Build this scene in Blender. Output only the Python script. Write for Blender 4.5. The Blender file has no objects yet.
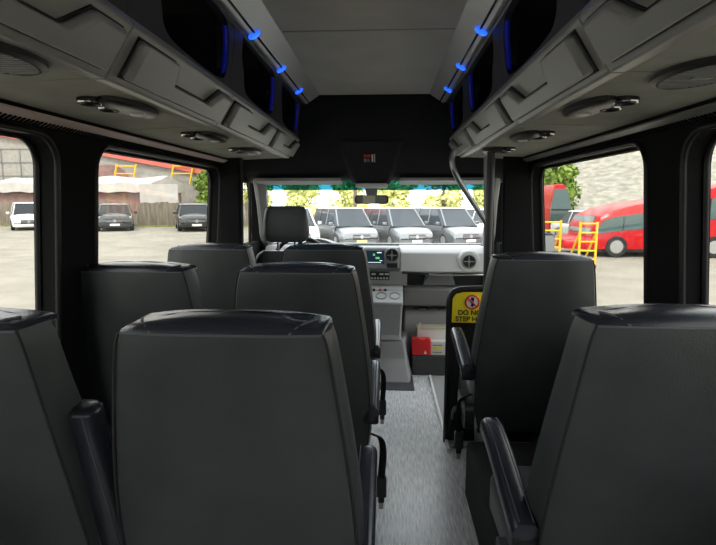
import bpy, bmesh, math, random
from mathutils import Vector, Matrix
from mathutils.geometry import tessellate_polygon
PI = math.pi
S = bpy.context.scene
COL = S.collection
random.seed(7)

# ---------------------------------------------------------------- camera, sky, exposure
cam_d = bpy.data.cameras.new('camera'); cam = bpy.data.objects.new('camera', cam_d); COL.objects.link(cam)
cam.location = (.07, 0, 1.3)
cam.rotation_euler = (math.radians(82), 0, math.radians(3.0))
cam_d.sensor_width = 36; cam_d.lens = 517 * 36 / 716; cam_d.clip_start = .02; cam_d.clip_end = 500
S.camera = cam
W = bpy.data.worlds.new('overcast_sky'); S.world = W; W.use_nodes = True
nt = W.node_tree; bg = nt.nodes['Background']
tc = nt.nodes.new('ShaderNodeTexCoord'); ns = nt.nodes.new('ShaderNodeTexNoise'); rp = nt.nodes.new('ShaderNodeValToRGB')
ns.inputs['Scale'].default_value = 2.2; ns.inputs['Detail'].default_value = 4
nt.links.new(tc.outputs['Generated'], ns.inputs['Vector']); nt.links.new(ns.outputs['Fac'], rp.inputs['Fac'])
rp.color_ramp.elements[0].color = (.80, .88, 1.0, 1); rp.color_ramp.elements[0].position = .35
rp.color_ramp.elements[1].color = (1, 1, 1, 1); rp.color_ramp.elements[1].position = .6
nt.links.new(rp.outputs['Color'], bg.inputs['Color']); bg.inputs['Strength'].default_value = 2.2
sd = bpy.data.lights.new('sun', 'SUN'); sd.energy = 2.2; sd.angle = math.radians(12); sd.color = (1, .96, .88)
sun = bpy.data.objects.new('sun', sd); COL.objects.link(sun); sun.rotation_euler = (math.radians(38), math.radians(8), math.radians(-20))
S.view_settings.view_transform = 'Standard'; S.view_settings.look = 'None'; S.view_settings.gamma = 1
S.view_settings.use_curve_mapping = False
S.view_settings.exposure = 1.08

# ---------------------------------------------------------------- materials
def mat(name, col, rough=.5, metal=0, spec=.5, bump=0, bscale=200, emis=None, estr=0, var=0, vscale=5, coat=0, stretch=None):
    m = bpy.data.materials.new(name); m.use_nodes = True; n = m.node_tree; b = n.nodes['Principled BSDF']
    b.inputs['Base Color'].default_value = (*col, 1); b.inputs['Roughness'].default_value = rough
    b.inputs['Metallic'].default_value = metal; b.inputs['Specular IOR Level'].default_value = spec
    b.inputs['Coat Weight'].default_value = coat
    t = n.nodes.new('ShaderNodeTexCoord'); mp = n.nodes.new('ShaderNodeMapping')
    if stretch: mp.inputs['Scale'].default_value = stretch
    n.links.new(t.outputs['Object'], mp.inputs['Vector'])
    if var:
        z = n.nodes.new('ShaderNodeTexNoise'); z.inputs['Scale'].default_value = vscale; z.inputs['Detail'].default_value = 6
        n.links.new(mp.outputs['Vector'], z.inputs['Vector'])
        r = n.nodes.new('ShaderNodeValToRGB'); r.color_ramp.elements[0].position = .3; r.color_ramp.elements[1].position = .7
        r.color_ramp.elements[0].color = (*[c * (1 - var) for c in col], 1)
        r.color_ramp.elements[1].color = (*[min(1, c * (1 + var)) for c in col], 1)
        n.links.new(z.outputs['Fac'], r.inputs['Fac']); n.links.new(r.outputs['Color'], b.inputs['Base Color'])
    if bump:
        z = n.nodes.new('ShaderNodeTexNoise'); z.inputs['Scale'].default_value = bscale; z.inputs['Detail'].default_value = 3
        n.links.new(mp.outputs['Vector'], z.inputs['Vector'])
        bp = n.nodes.new('ShaderNodeBump'); bp.inputs['Strength'].default_value = bump; bp.inputs['Distance'].default_value = .002
        n.links.new(z.outputs['Fac'], bp.inputs['Height']); n.links.new(bp.outputs['Normal'], b.inputs['Normal'])
    if emis:
        b.inputs['Emission Color'].default_value = (*emis, 1); b.inputs['Emission Strength'].default_value = estr
    return m

def glass(name, tint, refl=1.0):
    m = bpy.data.materials.new(name); m.use_nodes = True; n = m.node_tree; n.nodes.clear()
    o = n.nodes.new('ShaderNodeOutputMaterial'); t = n.nodes.new('ShaderNodeBsdfTransparent'); g = n.nodes.new('ShaderNodeBsdfGlossy')
    x = n.nodes.new('ShaderNodeMixShader'); ge = n.nodes.new('ShaderNodeNewGeometry'); dt = n.nodes.new('ShaderNodeVectorMath'); dt.operation = 'DOT_PRODUCT'
    n.links.new(ge.outputs['Incoming'], dt.inputs[0]); n.links.new(ge.outputs['Normal'], dt.inputs[1])
    last = dt.outputs['Value']                       # Schlick reflectance of a thin pane, the same from both sides
    for op, k, first in (('ABSOLUTE', None, 0), ('SUBTRACT', 1.0, 1), ('POWER', 5.0, 0), ('MULTIPLY_ADD', .95 * refl, 0)):
        q = n.nodes.new('ShaderNodeMath'); q.operation = op
        if first: q.inputs[0].default_value = k; n.links.new(last, q.inputs[1])
        else:
            n.links.new(last, q.inputs[0])
            if k is not None: q.inputs[1].default_value = k
            if op == 'MULTIPLY_ADD': q.inputs[2].default_value = .04 * refl
        last = q.outputs[0]
    t.inputs['Color'].default_value = (*tint, 1); g.inputs['Roughness'].default_value = .02
    n.links.new(last, x.inputs['Fac'])
    n.links.new(t.outputs[0], x.inputs[1]); n.links.new(g.outputs[0], x.inputs[2]); n.links.new(x.outputs[0], o.inputs[0])
    return m

M = {}
M['leather'] = mat('black_leather', (.043, .049, .050), .42, spec=.5, bump=.35, bscale=260, var=.18, vscale=7)
M['leather_gloss'] = mat('polished_black_leather', (.022, .026, .036), .27, spec=.6, bump=.25, bscale=260)
M['thread'] = mat('dark_thread', (.012, .012, .012), .8)
M['stitch'] = mat('grey_stitching', (.10, .11, .12), .7)
M['vinyl'] = mat('grey_padded_vinyl', (.25, .25, .24), .36, bump=.3, bscale=300)
M['bin_dark'] = mat('dark_bin_panel', (.022, .022, .026), .5, bump=.2, bscale=200)
M['bin_inner'] = mat('black_bin_lining', (.006, .006, .008), .9)
M['tray'] = mat('grey_green_fabric', (.27, .27, .235), .85, bump=.5, bscale=500, var=.12, vscale=9)
M['ceil'] = mat('grey_ceiling_fabric', (.60, .585, .55), .9, bump=.5, bscale=600, var=.06, vscale=6)
M['felt'] = mat('black_wall_felt', (.006, .006, .0065), .9, spec=.15, bump=.4, bscale=500)
M['trimblack'] = mat('black_trim', (.008, .008, .009), .4, spec=.3)
M['header'] = mat('dark_headliner', (.020, .021, .025), .8, spec=.2, bump=.3, bscale=400)
M['channel'] = mat('satin_grey_channel', (.55, .55, .55), .35, metal=.3)
M['alu'] = mat('brushed_aluminium', (.42, .42, .42), .35, metal=.7)
M['rib'] = mat('pinkish_aluminium', (.62, .50, .47), .5, metal=.1)
M['chrome'] = mat('chrome', (.6, .6, .6), .15, metal=1)
M['gpl'] = mat('grey_plastic', (.33, .335, .335), .55, bump=.15, bscale=300)
M['gpl2'] = mat('mid_grey_plastic', (.20, .205, .21), .55, bump=.15, bscale=300)
M['lpl'] = mat('pale_grey_plastic', (.60, .61, .61), .5, bump=.1, bscale=300)
M['bpl'] = mat('black_plastic', (.012, .012, .013), .4)
M['screen'] = mat('display_glass', (.01, .012, .016), .12, emis=(.05, .12, .2), estr=.08)
M['sgreen'] = mat('display_green', (.02, .2, .05), .3, emis=(.2, .9, .3), estr=.3)
M['swhite'] = mat('display_white', (.3, .3, .3), .3, emis=(.7, .85, .9), estr=.6)
M['red'] = mat('red_plastic', (.75, .015, .02), .4)
M['redbtn'] = mat('red_button', (.7, .03, .02), .4)
M['white'] = mat('white_card', (.75, .74, .70), .6)
M['yellow'] = mat('yellow_sign', (.90, .72, .01), .5)
M['black'] = mat('black_print', (.01, .01, .01), .6)
M['signred'] = mat('sign_red', (.75, .03, .03), .5)
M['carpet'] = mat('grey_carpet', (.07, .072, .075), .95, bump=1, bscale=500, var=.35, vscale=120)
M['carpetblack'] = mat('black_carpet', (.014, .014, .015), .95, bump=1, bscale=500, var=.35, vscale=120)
M['rubber'] = mat('tyre_rubber', (.015, .015, .015), .8)
M['led'] = mat('blue_lamp', (.02, .1, .9), .3, emis=(.01, .09, 1.0), estr=1.0)
M['jamb_glow'] = mat('painted_blue_jamb_light', (.0, .01, .2), .3, emis=(.002, .010, .6), estr=.035)  # dim emission imitates blue light caught on the bin jambs, not a lamp
M['shade_band'] = glass('teal_tint', (.014, .13, .18))
M['glass_side'] = glass('tinted_side_glass', (.73, .73, .70), .5)
M['glass_front'] = glass('windscreen_glass', (.92, .96, .94))
M['steel'] = mat('steel', (.35, .36, .37), .3, metal=.9)
M['paper'] = mat('cream_tag', (.62, .6, .45), .7)
# floor: grey wood-look vinyl with fine streaks along the aisle
M['floor'] = mat('grey_wood_vinyl', (.68, .69, .70), .30, bump=.3, bscale=60, var=.36, vscale=48, stretch=(3.0, .28, 1))
# outdoors
M['ground'] = mat('dusty_asphalt', (.27, .25, .21), .95, bump=.6, bscale=30, var=.18, vscale=.9)
M['grass'] = mat('verge_grass', (.22, .25, .07), .95, var=.5, vscale=2)
M['leaf'] = mat('leaf_green', (.20, .30, .05), .7, var=.45, vscale=.9)
M['leafy'] = mat('leaf_yellow_green', (.62, .62, .24), .7, var=.25, vscale=.9)
M['bark'] = mat('bark', (.10, .07, .05), .9, var=.3, vscale=8)
M['fence'] = mat('weathered_boards', (.20, .17, .135), .9, var=.35, vscale=6, stretch=(1, 1, .15))
M['concrete'] = mat('pale_concrete', (.33, .31, .28), .9, var=.15, vscale=3)
M['tarp'] = mat('white_tarp', (.46, .43, .40), .6, bump=1, bscale=3, var=.1, vscale=2)
M['brown'] = mat('brown_canvas', (.24, .15, .13), .8, var=.2, vscale=2)
M['redsteel'] = mat('red_steel', (.60, .13, .10), .6)
M['yel'] = mat('yellow_paint', (.80, .50, .02), .45)
M['mound'] = mat('pale_rubble', (.30, .285, .245), .95, bump=1, bscale=3, var=.35, vscale=1.6, stretch=(1, 1, 2.5))
M['carwhite'] = mat('white_car_paint', (.72, .72, .70), .25, coat=.6)
M['carblack'] = mat('black_car_paint', (.030, .032, .036), .2, coat=.8)
M['carsilver'] = mat('silver_car_paint', (.62, .64, .66), .25, metal=.3, coat=.6)
M['cardark'] = mat('dark_grey_car_paint', (.13, .135, .14), .28, metal=.6, coat=1)
M['carred'] = mat('red_coach_paint', (.45, .003, .007), .4, spec=.2, coat=.15)
M['carglass'] = mat('dark_car_glass', (.02, .025, .03), .12, spec=.35)
M['coachglass'] = mat('blue_green_coach_glass', (.045, .09, .09), .08, spec=.8)
M['lamp'] = mat('headlamp_glass', (.7, .7, .7), .1, spec=.8)
M['plate'] = mat('number_plate', (.75, .65, .15), .5)

# ---------------------------------------------------------------- mesh helpers
class MB:
    def __init__(s): s.v = []; s.f = []
    def add(s, vs, fs):
        o = len(s.v); s.v += [tuple(v) for v in vs]; s.f += [tuple(i + o for i in f) for f in fs]; return s
    def box(s, x0, x1, y0, y1, z0, z1):
        return s.add([(x, y, z) for x in (x0, x1) for y in (y0, y1) for z in (z0, z1)],
                     [(0, 1, 3, 2), (4, 6, 7, 5), (0, 4, 5, 1), (2, 3, 7, 6), (0, 2, 6, 4), (1, 5, 7, 3)])
    def loft(s, rings, cap=True, close=False):
        n = len(rings[0]); vs = [v for r in rings for v in r]; fs = []
        k = len(rings)
        for i in range(k if close else k - 1):
            a = i * n; b = ((i + 1) % k) * n
            for j in range(n): fs.append((a + j, a + (j + 1) % n, b + (j + 1) % n, b + j))
        if cap and not close:
            fs.append(tuple(range(n))[::-1]); fs.append(tuple(range((k - 1) * n, k * n)))
        return s.add(vs, fs)
    def tube(s, pts, r, n=8, close=False, flat=1):
        P = [Vector(p) for p in pts]; rings = []
        up = None
        for i, p in enumerate(P):
            if close: d = P[(i + 1) % len(P)] - P[i - 1]
            else: d = P[min(i + 1, len(P) - 1)] - P[max(i - 1, 0)]
            d.normalize()
            if up is None:
                up = Vector((0, 0, 1)) if abs(d.z) < .9 else Vector((1, 0, 0))
            a = d.cross(up).normalized(); up = a.cross(d).normalized()
            rr = r[i] if isinstance(r, (list, tuple)) else r
            rings.append([p + a * math.cos(2 * PI * j / n) * rr + up * math.sin(2 * PI * j / n) * rr * flat for j in range(n)])
        return s.loft(rings, cap=True, close=close)
    def prism(s, poly, fn, d0, d1):      # poly of 2D points; fn(u, v, d) -> 3D
        n = len(poly); vs = [fn(u, v, d0) for u, v in poly] + [fn(u, v, d1) for u, v in poly]
        fs = [(i, (i + 1) % n, n + (i + 1) % n, n + i) for i in range(n)]
        tri = tessellate_polygon([[Vector((u, v, 0)) for u, v in poly]])
        fs += [tuple(t) for t in tri] + [tuple(n + i for i in reversed(t)) for t in tri]
        return s.add(vs, fs)
    def plate(s, outer, holes, fn, d0, d1):
        loops = [outer] + holes; flat = [p for l in loops for p in l]; n = len(flat)
        tri = tessellate_polygon([[Vector((u, v, 0)) for u, v in l] for l in loops])
        vs = [fn(u, v, d0) for u, v in flat] + [fn(u, v, d1) for u, v in flat]
        fs = [tuple(t) for t in tri] + [tuple(n + i for i in reversed(t)) for t in tri]
        o = 0
        for l in loops:
            k = len(l)
            fs += [(o + i, o + (i + 1) % k, n + o + (i + 1) % k, n + o + i) for i in range(k)]; o += k
        return s.add(vs, fs)
    def lathe(s, prof, c=(0, 0, 0), axis='z', n=20):
        rings = []
        for r, h in prof:
            ring = []
            for j in range(n):
                a = 2 * PI * j / n; u, v = r * math.cos(a), r * math.sin(a)
                q = {'z': (u, v, h), 'y': (u, h, v), 'x': (h, u, v)}[axis]
                ring.append((c[0] + q[0], c[1] + q[1], c[2] + q[2]))
            rings.append(ring)
        return s.loft(rings)

ORIG = {}
def link(name, mb, m, parent=None, bevel=0, seg=2, sharp=35, sub=0):
    me = bpy.data.meshes.new(name); o = bpy.data.objects.new(name, me)
    root = parent
    L = Vector((0, 0, 0))
    if parent: L = ORIG.get(parent.name, Vector((0, 0, 0))); ORIG[o.name] = L
    me.from_pydata([tuple(Vector(v) - L) for v in mb.v], [], mb.f)
    bm = bmesh.new(); bm.from_mesh(me); bmesh.ops.remove_doubles(bm, verts=bm.verts, dist=1e-5)
    bmesh.ops.recalc_face_normals(bm, faces=bm.faces); bm.to_mesh(me); bm.free()
    me.materials.append(M[m] if isinstance(m, str) else m)
    me.shade_smooth(); me.set_sharp_from_angle(angle=math.radians(sharp))
    COL.objects.link(o)
    if parent: o.parent = parent
    if bevel:
        b = o.modifiers.new('bevel', 'BEVEL'); b.width = bevel; b.segments = seg; b.limit_method = 'ANGLE'; b.angle_limit = math.radians(35)
    if sub:
        b = o.modifiers.new('sub', 'SUBSURF'); b.levels = sub; b.render_levels = sub
    return o
def tag(o, label, cat, group=None):
    o['label'] = label; o['category'] = cat
    if group: o['group'] = group
    return o
def thing(name, loc, label, cat, group=None):
    o = bpy.data.objects.new(name, None); COL.objects.link(o); o.location = loc; o.empty_display_size = .1
    ORIG[o.name] = Vector(loc); return tag(o, label, cat, group)
def struct(name, mb, m, **k):
    o = link(name, mb, m, **k); o['kind'] = 'structure'; return o
def copy_tree(o, parent=None):
    c = o.copy(); COL.objects.link(c)
    if parent: c.parent = parent
    for ch in [x for x in bpy.data.objects if x.parent == o]: copy_tree(ch, c)
    return c
def rrect(u0, u1, v0, v1, r, n=6):
    out = []
    for cu, cv, a0 in ((u1 - r, v0 + r, -90), (u1 - r, v1 - r, 0), (u0 + r, v1 - r, 90), (u0 + r, v0 + r, 180)):
        for i in range(n + 1):
            a = math.radians(a0 + 90 * i / n); out.append((cu + r * math.cos(a), cv + r * math.sin(a)))
    return out
def smooth(pts, it=2):
    for _ in range(it):
        q = []
        for i in range(len(pts) - 1):
            a, b = Vector(pts[i]), Vector(pts[i + 1]); q += [a.lerp(b, .25), a.lerp(b, .75)]
        pts = [Vector(pts[0])] + q + [Vector(pts[-1])]
    return pts

# ================================================================= SHELL
Y0, YB, Y1 = -2.2, 3.12, 4.3          # rear, front of the passenger cell, front of the cab
ZC = 1.92
def wx(z): return .985 - .075 * (z)   # inner wall face at height z  (about .91 at z=1)
struct('floor', MB().box(-1.0, 1.0, Y0, 3.80, -.06, 0), 'floor')
struct('floor_cab', MB().box(-1.0, 1.0, 3.80, 4.40, -.06, 0), 'gpl2')
# side walls with window holes, wall plate leaning inwards
WIN = [(-1.30, -.04), (.16, 1.475), (1.685, 2.97)]
WZ0, WZ1 = .82, 1.478
CAB = (3.20, 4.02)
for sgn, side in ((-1, 'left'), (1, 'right')):
    fn = lambda u, v, d, s=sgn: (s * (wx(v) + .0 + d), u, v)
    outer = [(Y0, 0), (Y1, 0), (Y1, .98), (3.75, 1.92), (Y0, 1.92)]
    holes = [rrect(a, b, WZ0, WZ1, .085) for a, b in WIN] + [
             ([(CAB[0], .98), (CAB[1], .98), (CAB[1], 1.02), (3.80, 1.42), (CAB[0], 1.42)] if sgn < 0 else [(CAB[0], .22), (3.78, .22), (3.84, .98), (CAB[1], .98), (CAB[1], 1.02), (3.80, 1.42), (CAB[0], 1.42)])]
    struct('wall_' + side, MB().plate(outer, holes, fn, 0, .07), 'felt', sharp=30)
    for k, (a, b) in enumerate(WIN):
        nn = k + 1 + (0 if sgn < 0 else 4)
        g = MB().prism(rrect(a - .02, b + .02, WZ0 - .02, WZ1 + .02, .09), fn, .062, .066)
        w = struct('window_%d' % nn, g, 'glass_side')
        ring = [fn(u, v, .0) for u, v in rrect(a - .004, b + .004, WZ0 - .004, WZ1 + .004, .088)]
        link('window_gasket', MB().tube(ring, .009, 8, close=True), 'trimblack', w, sharp=60)
        ring = [fn(u, v, .055) for u, v in rrect(a + .006, b - .006, WZ0 + .006, WZ1 - .006, .08)]
        link('window_seal', MB().tube(ring, .008, 6, close=True), 'trimblack', w, sharp=60)
    g = MB().prism([(CAB[0] - .01, .97 if sgn < 0 else .21), (3.79 if sgn > 0 else 3.5, .97 if sgn < 0 else .21), (3.85 if sgn > 0 else 3.6, .97), (CAB[1] + .01, .97), (CAB[1] + .01, 1.03), (3.80, 1.43), (CAB[0] - .01, 1.43)], fn, .05, .054)
    w = struct('window_%d' % (4 if sgn < 0 else 8), g, 'glass_side')
    # quarter-light divider of the cab door
    link('window_divider', MB().tube([fn(3.86, .98, .04), fn(3.78, 1.42, .04)], .012, 6), 'trimblack', w)
    # B pillar trims between passenger cell and cab
    p = MB().prism([(0, 0), (.17, 0), (.15, .10), (.03, .13), (0, .12)] if sgn > 0 else [(0, 0), (.135, 0), (.125, .10), (.03, .13), (0, .12)], lambda u, v, d, s=sgn: (s * (.925 - u - .05 * max(0, d - .9)), 2.965 + v, d), 0.0, 1.60)
    struct('trim_%d' % (1 if sgn < 0 else 2), p, 'felt', bevel=.015)
struct('trim_13', MB().box(-.786, -.779, 2.972, 3.055, .95, 1.52), 'gpl2', bevel=.003)
# ribbed aluminium rails where the bins meet the walls
for sgn in (-1, 1):
    mb = MB()
    mb.prism([(.868, 1.499), (.829, 1.519), (.831, 1.525), (.872, 1.505)], lambda u, v, d, s=sgn: (s * u, d, v), -1.9, 3.02)
    rb = MB(); y = -.2
    while y < 3.0:
        rb.prism([(.868, 1.496), (.850, 1.505), (.851, 1.511), (.87, 1.502)], lambda u, v, d, s=sgn: (s * u, d, v), y, y + .008); y += .017
    t = struct('trim_%d' % (3 if sgn < 0 else 4), mb, 'rib' if sgn < 0 else 'alu')
    rbb = link('rail_ribs', rb, 'felt', t); rbb['kind'] = 'stuff'
    # sloping black cove between rail and wall
    struct('trim_%d' % (5 if sgn < 0 else 6), MB().prism([(0.865, 1.515), (.825, 1.537), (.80, 1.56), (.90, 1.56), (.90, 1.47), (.872, 1.495)],
           lambda u, v, d, s=sgn: (s * u, d, v), -2.0, 3.05), 'felt', bevel=.006)
# roof & ceiling
struct('roof', MB().box(-.98, .98, Y0, 3.78, 1.955, 1.99), 'felt')
ce = struct('ceiling', MB().box(-.40, .40, Y0, 2.015, 1.921, 1.955).box(-.40, .40, 2.025, 3.20, 1.921, 1.955), 'ceil', bevel=.004)
link('ceiling_seam', MB().box(-.40, .40, 2.010, 2.030, 1.924, 1.94), 'black', ce)
# rear wall with two rear door windows
struct('wall_rear', MB().plate([(-1, 0), (1, 0), (1, 1.99), (-1, 1.99)], [rrect(-.80, -.07, .85, 1.62, .08), rrect(.07, .80, .85, 1.62, .08)],
       lambda u, v, d: (u, Y0 - d, v), 0, .05), 'felt')
for k, (a, b) in enumerate(((-.82, -.05), (.05, .82))):
    struct('window_%d' % (9 + k), MB().prism(rrect(a, b, .83, 1.64, .09), lambda u, v, d: (u, Y0 - d, v), .04, .044), 'glass_side')
# windscreen
def wsf(u, v, d):      # u across, v 0..1 up the glass
    return (u * (.90 - .10 * v), 4.22 - .62 * v - .05 * (u * u) + d, .93 + .57 * v)
def wsgrid(v0, v1, d=0, n=12, m=5, u0=-1, u1=1):
    mb = MB(); vs = [wsf(u0 + (u1 - u0) * i / n, v0 + (v1 - v0) * j / m, d) for j in range(m + 1) for i in range(n + 1)]
    return mb.add(vs, [(j * (n + 1) + i, j * (n + 1) + i + 1, (j + 1) * (n + 1) + i + 1, (j + 1) * (n + 1) + i) for j in range(m) for i in range(n)])
w9 = struct('window_11', wsgrid(0, 1), 'glass_front')
link('teal_shade_band', wsgrid(.77, .985, -.006, m=3), 'shade_band', w9)
# A pillars
for sgn in (-1, 1):
    pts = [wsf(sgn * .985, v, -.03) for v in (0, .3, .6, 1.0)]
    struct('trim_%d' % (7 if sgn < 0 else 8), MB().tube(pts, [.055, .045, .042, .05], 10), 'gpl2')
# firewall / nose below the windscreen
struct('wall_front', MB().box(-1.0, 1.0, 4.30, 4.36, -.06, .94), 'gpl2')
# cab headliner: falls from the passenger ceiling down to the windscreen top
prof = [(3.20, 1.955), (3.20, 1.90), (3.215, 1.80), (3.25, 1.68), (3.31, 1.57), (3.40, 1.485), (3.50, 1.445), (3.62, 1.43), (3.66, 1.45), (3.66, 1.955)]
struct('ceiling_cab', MB().prism(prof, lambda u, v, d: (d, u, v), -.90, .90), 'header', sharp=50)

# ================================================================= OVERHEAD BINS
def bin_unit(s, y0, y1, label):
    c = thing('overhead_bin', (s * .62, (y0 + y1) / 2, 1.545), label, 'luggage bin', 'overhead bins along the left side' if s < 0 else 'overhead bins along the right side')
    e = .0012; L = y1 - y0; yy0, yy1 = y0 + e, y1 - e
    X = lambda u, v, d: (s * u, d, v)
    link('shelf', MB().prism([(.52, 1.548), (.832, 1.5345), (.832, 1.556), (.52, 1.568)], X, yy0, yy1), 'tray', c, bevel=.003)
    # padded valance strip
    A = Vector((.505, 1.545)); B = Vector((.438, 1.648)); dv = (B - A); h = dv.length; dv.normalize(); nv = Vector((-dv.y, dv.x))
    link('valance', MB().prism([(.505, 1.545), (.438, 1.648), (.448, 1.668), (.485, 1.672), (.535, 1.60), (.535, 1.545)], X, yy0, yy1), 'vinyl', c, bevel=.005, seg=3)
    def face(u, v, d):
        p = A + dv * v + nv * d
        return (s * p.x, y0 + u, p.y)
    def pad(u0, u1):
        a, b = .018, h - .016
        q = [(u0, a), (u1, a), (u1, b), (u1 - (u1 - u0) * .17, b), (u1 - (u1 - u0) * .26, b * .52), (u0 + (u1 - u0) * .34, b * .52), (u0 + (u1 - u0) * .30, b), (u0, b)]
        return q
    p1 = MB().prism(pad(.036, L - .036), face, -.002, .024)
    link('padded_relief', p1, 'vinyl', c, bevel=.014, seg=5, sharp=80)
    link('relief_groove', MB().tube([face(u, v, .001) for u, v in pad(.034, L - .034)], .0042, 6, close=True), 'black', c)
    # front panel with rounded opening
    F = lambda u, v, d: (s * (.452 - (v - 1.66) * .12 + d), y0 + u, v)
    o = [(e, 1.662), (L - e, 1.662), (L - e, 1.875), (e, 1.875)]
    hole = smooth([Vector((.10, 1.862)), Vector((.105, 1.79)), Vector((.15, 1.75)), Vector((.165, 1.70)), Vector((.23, 1.678)), Vector((L - .10, 1.672)),
                   Vector((L - .045, 1.70)), Vector((L - .04, 1.80)), Vector((L - .07, 1.85)), Vector((L - .12, 1.866)), Vector((.12, 1.868))], 2)
    hole = [(p.x, p.y) for p in hole]
    link('front_panel', MB().plate(o, [hole], F, 0, .022), 'bin_dark', c, bevel=.003)
    link('divider', MB().box(min(s * .49, s * .86), max(s * .49, s * .86), yy1 - .012, yy1, 1.675, 1.90), 'bin_inner', c)
    link('lining', MB().box(min(s * .862, s * .872), max(s * .862, s * .872), yy0, yy1 - .013, 1.57, 1.93), 'bin_inner', c)
    # emissive strip standing in for blue lamp light reflected by the far jamb
    pts = [F(L - .048, 1.705, .010), F(L - .046, 1.76, .010), F(L - .048, 1.80, .010), F(L - .07, 1.845, .010)]
    link('painted_jamb_glow', MB().tube(pts, .008, 8), 'jamb_glow', c)
    return c
YS = [-1.06, -.35, .36, 1.075, 1.77, 2.47, 3.12]
where = ['behind the viewer', 'rearmost beside the viewer', 'nearest, above the first seat row', 'above the near passenger window', 'second from the front of the bus', 'frontmost, by the cab']
for s, side in ((-1, 'left'), (1, 'right')):
    for i in range(1, 6):
        bin_unit(s, YS[i], YS[i + 1], 'overhead bin with padded edge on %s side, %s' % (side, where[i]))

# ceiling light channels, one per side
for s, side in ((-1, 'left'), (1, 'right')):
    c = thing('light_channel', (s * .38, 1.3, 1.88), 'long grey aluminium light channel with blue lamps along %s edge of ceiling' % side, 'light', 'ceiling light channels')
    q = [(.425, 1.872), (.405, 1.866), (.335, 1.912), (.318, 1.926), (.345, 1.95), (.44, 1.95), (.44, 1.89)]
    link('channel', MB().prism([(s * u, v) for u, v in q], lambda u, v, d: (u, d, v), -1.0, 3.185), 'channel', c, bevel=.005)
    link('chrome_strip', MB().tube([(s * .388, -1.0, 1.874), (s * .388, 3.18, 1.874)], .0045, 6), 'chrome', c)
    link('outer_rail', MB().tube([(s * .428, -1.0, 1.872), (s * .428, 3.18, 1.872)], .008, 8), 'bpl', c)
    for y in (.46, .94, 1.41, 1.89, 2.37, 2.84):
        o = link('blue_lamp', MB().lathe([(.0, -.003), (.017, -.003), (.023, 0), (.023, .006)], (0, 0, 0), 'z', 14), 'led', c)
        o.location = Vector((s * .392, y, 1.869)) - Vector(c.location); o.rotation_euler = (0, s * math.radians(30), 0)
        for v in o.data.vertices: v.co += Vector(c.location)
# speakers and reading-light consoles under the bins
for s, y, side in ((-1, .87, 'left'), (1, 1.06, 'right')):
    x = s * (.60 if s < 0 else .67)
    c = thing('speaker', (x, y, 1.541), 'oval ribbed speaker grille under the nearest %s overhead bin' % side, 'speaker', None)
    el = lambda rx, ry, z: [(x + rx * math.cos(2 * PI * j / 28), y + ry * math.sin(2 * PI * j / 28), z) for j in range(28)]
    link('bezel', MB().loft([el(.075, .125, 1.547), el(.075, .125, 1.536), el(.064, .112, 1.531), el(.060, .108, 1.540)]), 'bpl', c)
    sl = MB()
    for k in range(-8, 9):
        yy = k * .012; hw = .060 * math.sqrt(max(0, 1 - (yy / .108) ** 2))
        sl.box(x - hw, x + hw, y + yy - .003, y + yy + .003, 1.531, 1.541)
    link('grille', sl, 'gpl2', c)
    link('badge', MB().box(x - .018, x + .018, y - .008, y + .008, 1.528, 1.532), 'alu', c)
def console(s, y, label):
    x = s * .60
    c = thing('reading_light_console', (x, y, 1.542), label, 'reading light', 'reading light consoles under the bins')
    el = lambda rx, ry, z: [(x + rx * math.cos(2 * PI * j / 28), y + .03 + ry * math.sin(2 * PI * j / 28), z) for j in range(28)]
    link('housing', MB().loft([el(.048, .135, 1.547), el(.048, .135, 1.535), el(.038, .12, 1.529), el(.01, .03, 1.5285)]), 'bpl', c)
    for q in (-1, 1):
        yy = y - .035 + q * .045; xx = x + s * .045
        v = link('air_nozzle', MB().lathe([(.03, .006), (.03, -.006), (.022, -.014), (.016, -.006), (.0, -.006)], (xx, yy, 1.541), 'z', 18), 'bpl', c)
        link('nozzle_ring', MB().tube([(xx + .027 * math.cos(2 * PI * j / 16), yy + .027 * math.sin(2 * PI * j / 16), 1.533) for j in range(16)], .0035, 6, close=True), 'chrome', v)
    link('light_lens', MB().lathe([(.022, .002), (.018, -.004), (0, -.005)], (x, y + .07, 1.529), 'z', 16), 'lpl', c)
for s, side in ((-1, 'left'), (1, 'right')):
    for y, w in ((1.34, 'above the near passenger window'), (1.98, 'over the second seat row'), (2.55, 'closest to the cab')):
        console(s, y if s < 0 else y + (.06 if y < 1.5 else .04), 'oval black console with chrome air nozzles under %s bins, %s' % (side, w))

# ================================================================= HEADLINER THINGS
c = thing('overhead_console', (-.02, 3.35, 1.5), 'dark overhead cab console with warning sticker above the rear-view mirror', 'console')
def pod(z, w, yf, yb): return [( -.02 + u * w, y, z) for u, y in ((-1, yb), (-.93, yf + .03), (-.8, yf), (.8, yf), (.93, yf + .03), (1, yb))]
link('housing', MB().loft([pod(1.66, .215, 3.235, 3.40), pod(1.60, .205, 3.26, 3.42), pod(1.50, .17, 3.33, 3.52), pod(1.43, .135, 3.40, 3.58), pod(1.405, .12, 3.43, 3.60)]), 'header', c, bevel=.01)
link('map_light', MB().box(-.125, .085, 3.405, 3.56, 1.378, 1.408), 'white', c, bevel=.01)
fs = lambda u, v, d: (-.02 + u, 3.283 - d + (1.57 - v) * .70 - .0, v)
st = link('warning_sticker', MB().prism([(-.05, 1.53), (.03, 1.53), (.03, 1.583), (-.05, 1.583)], fs, .002, .012), 'black', c)
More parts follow.
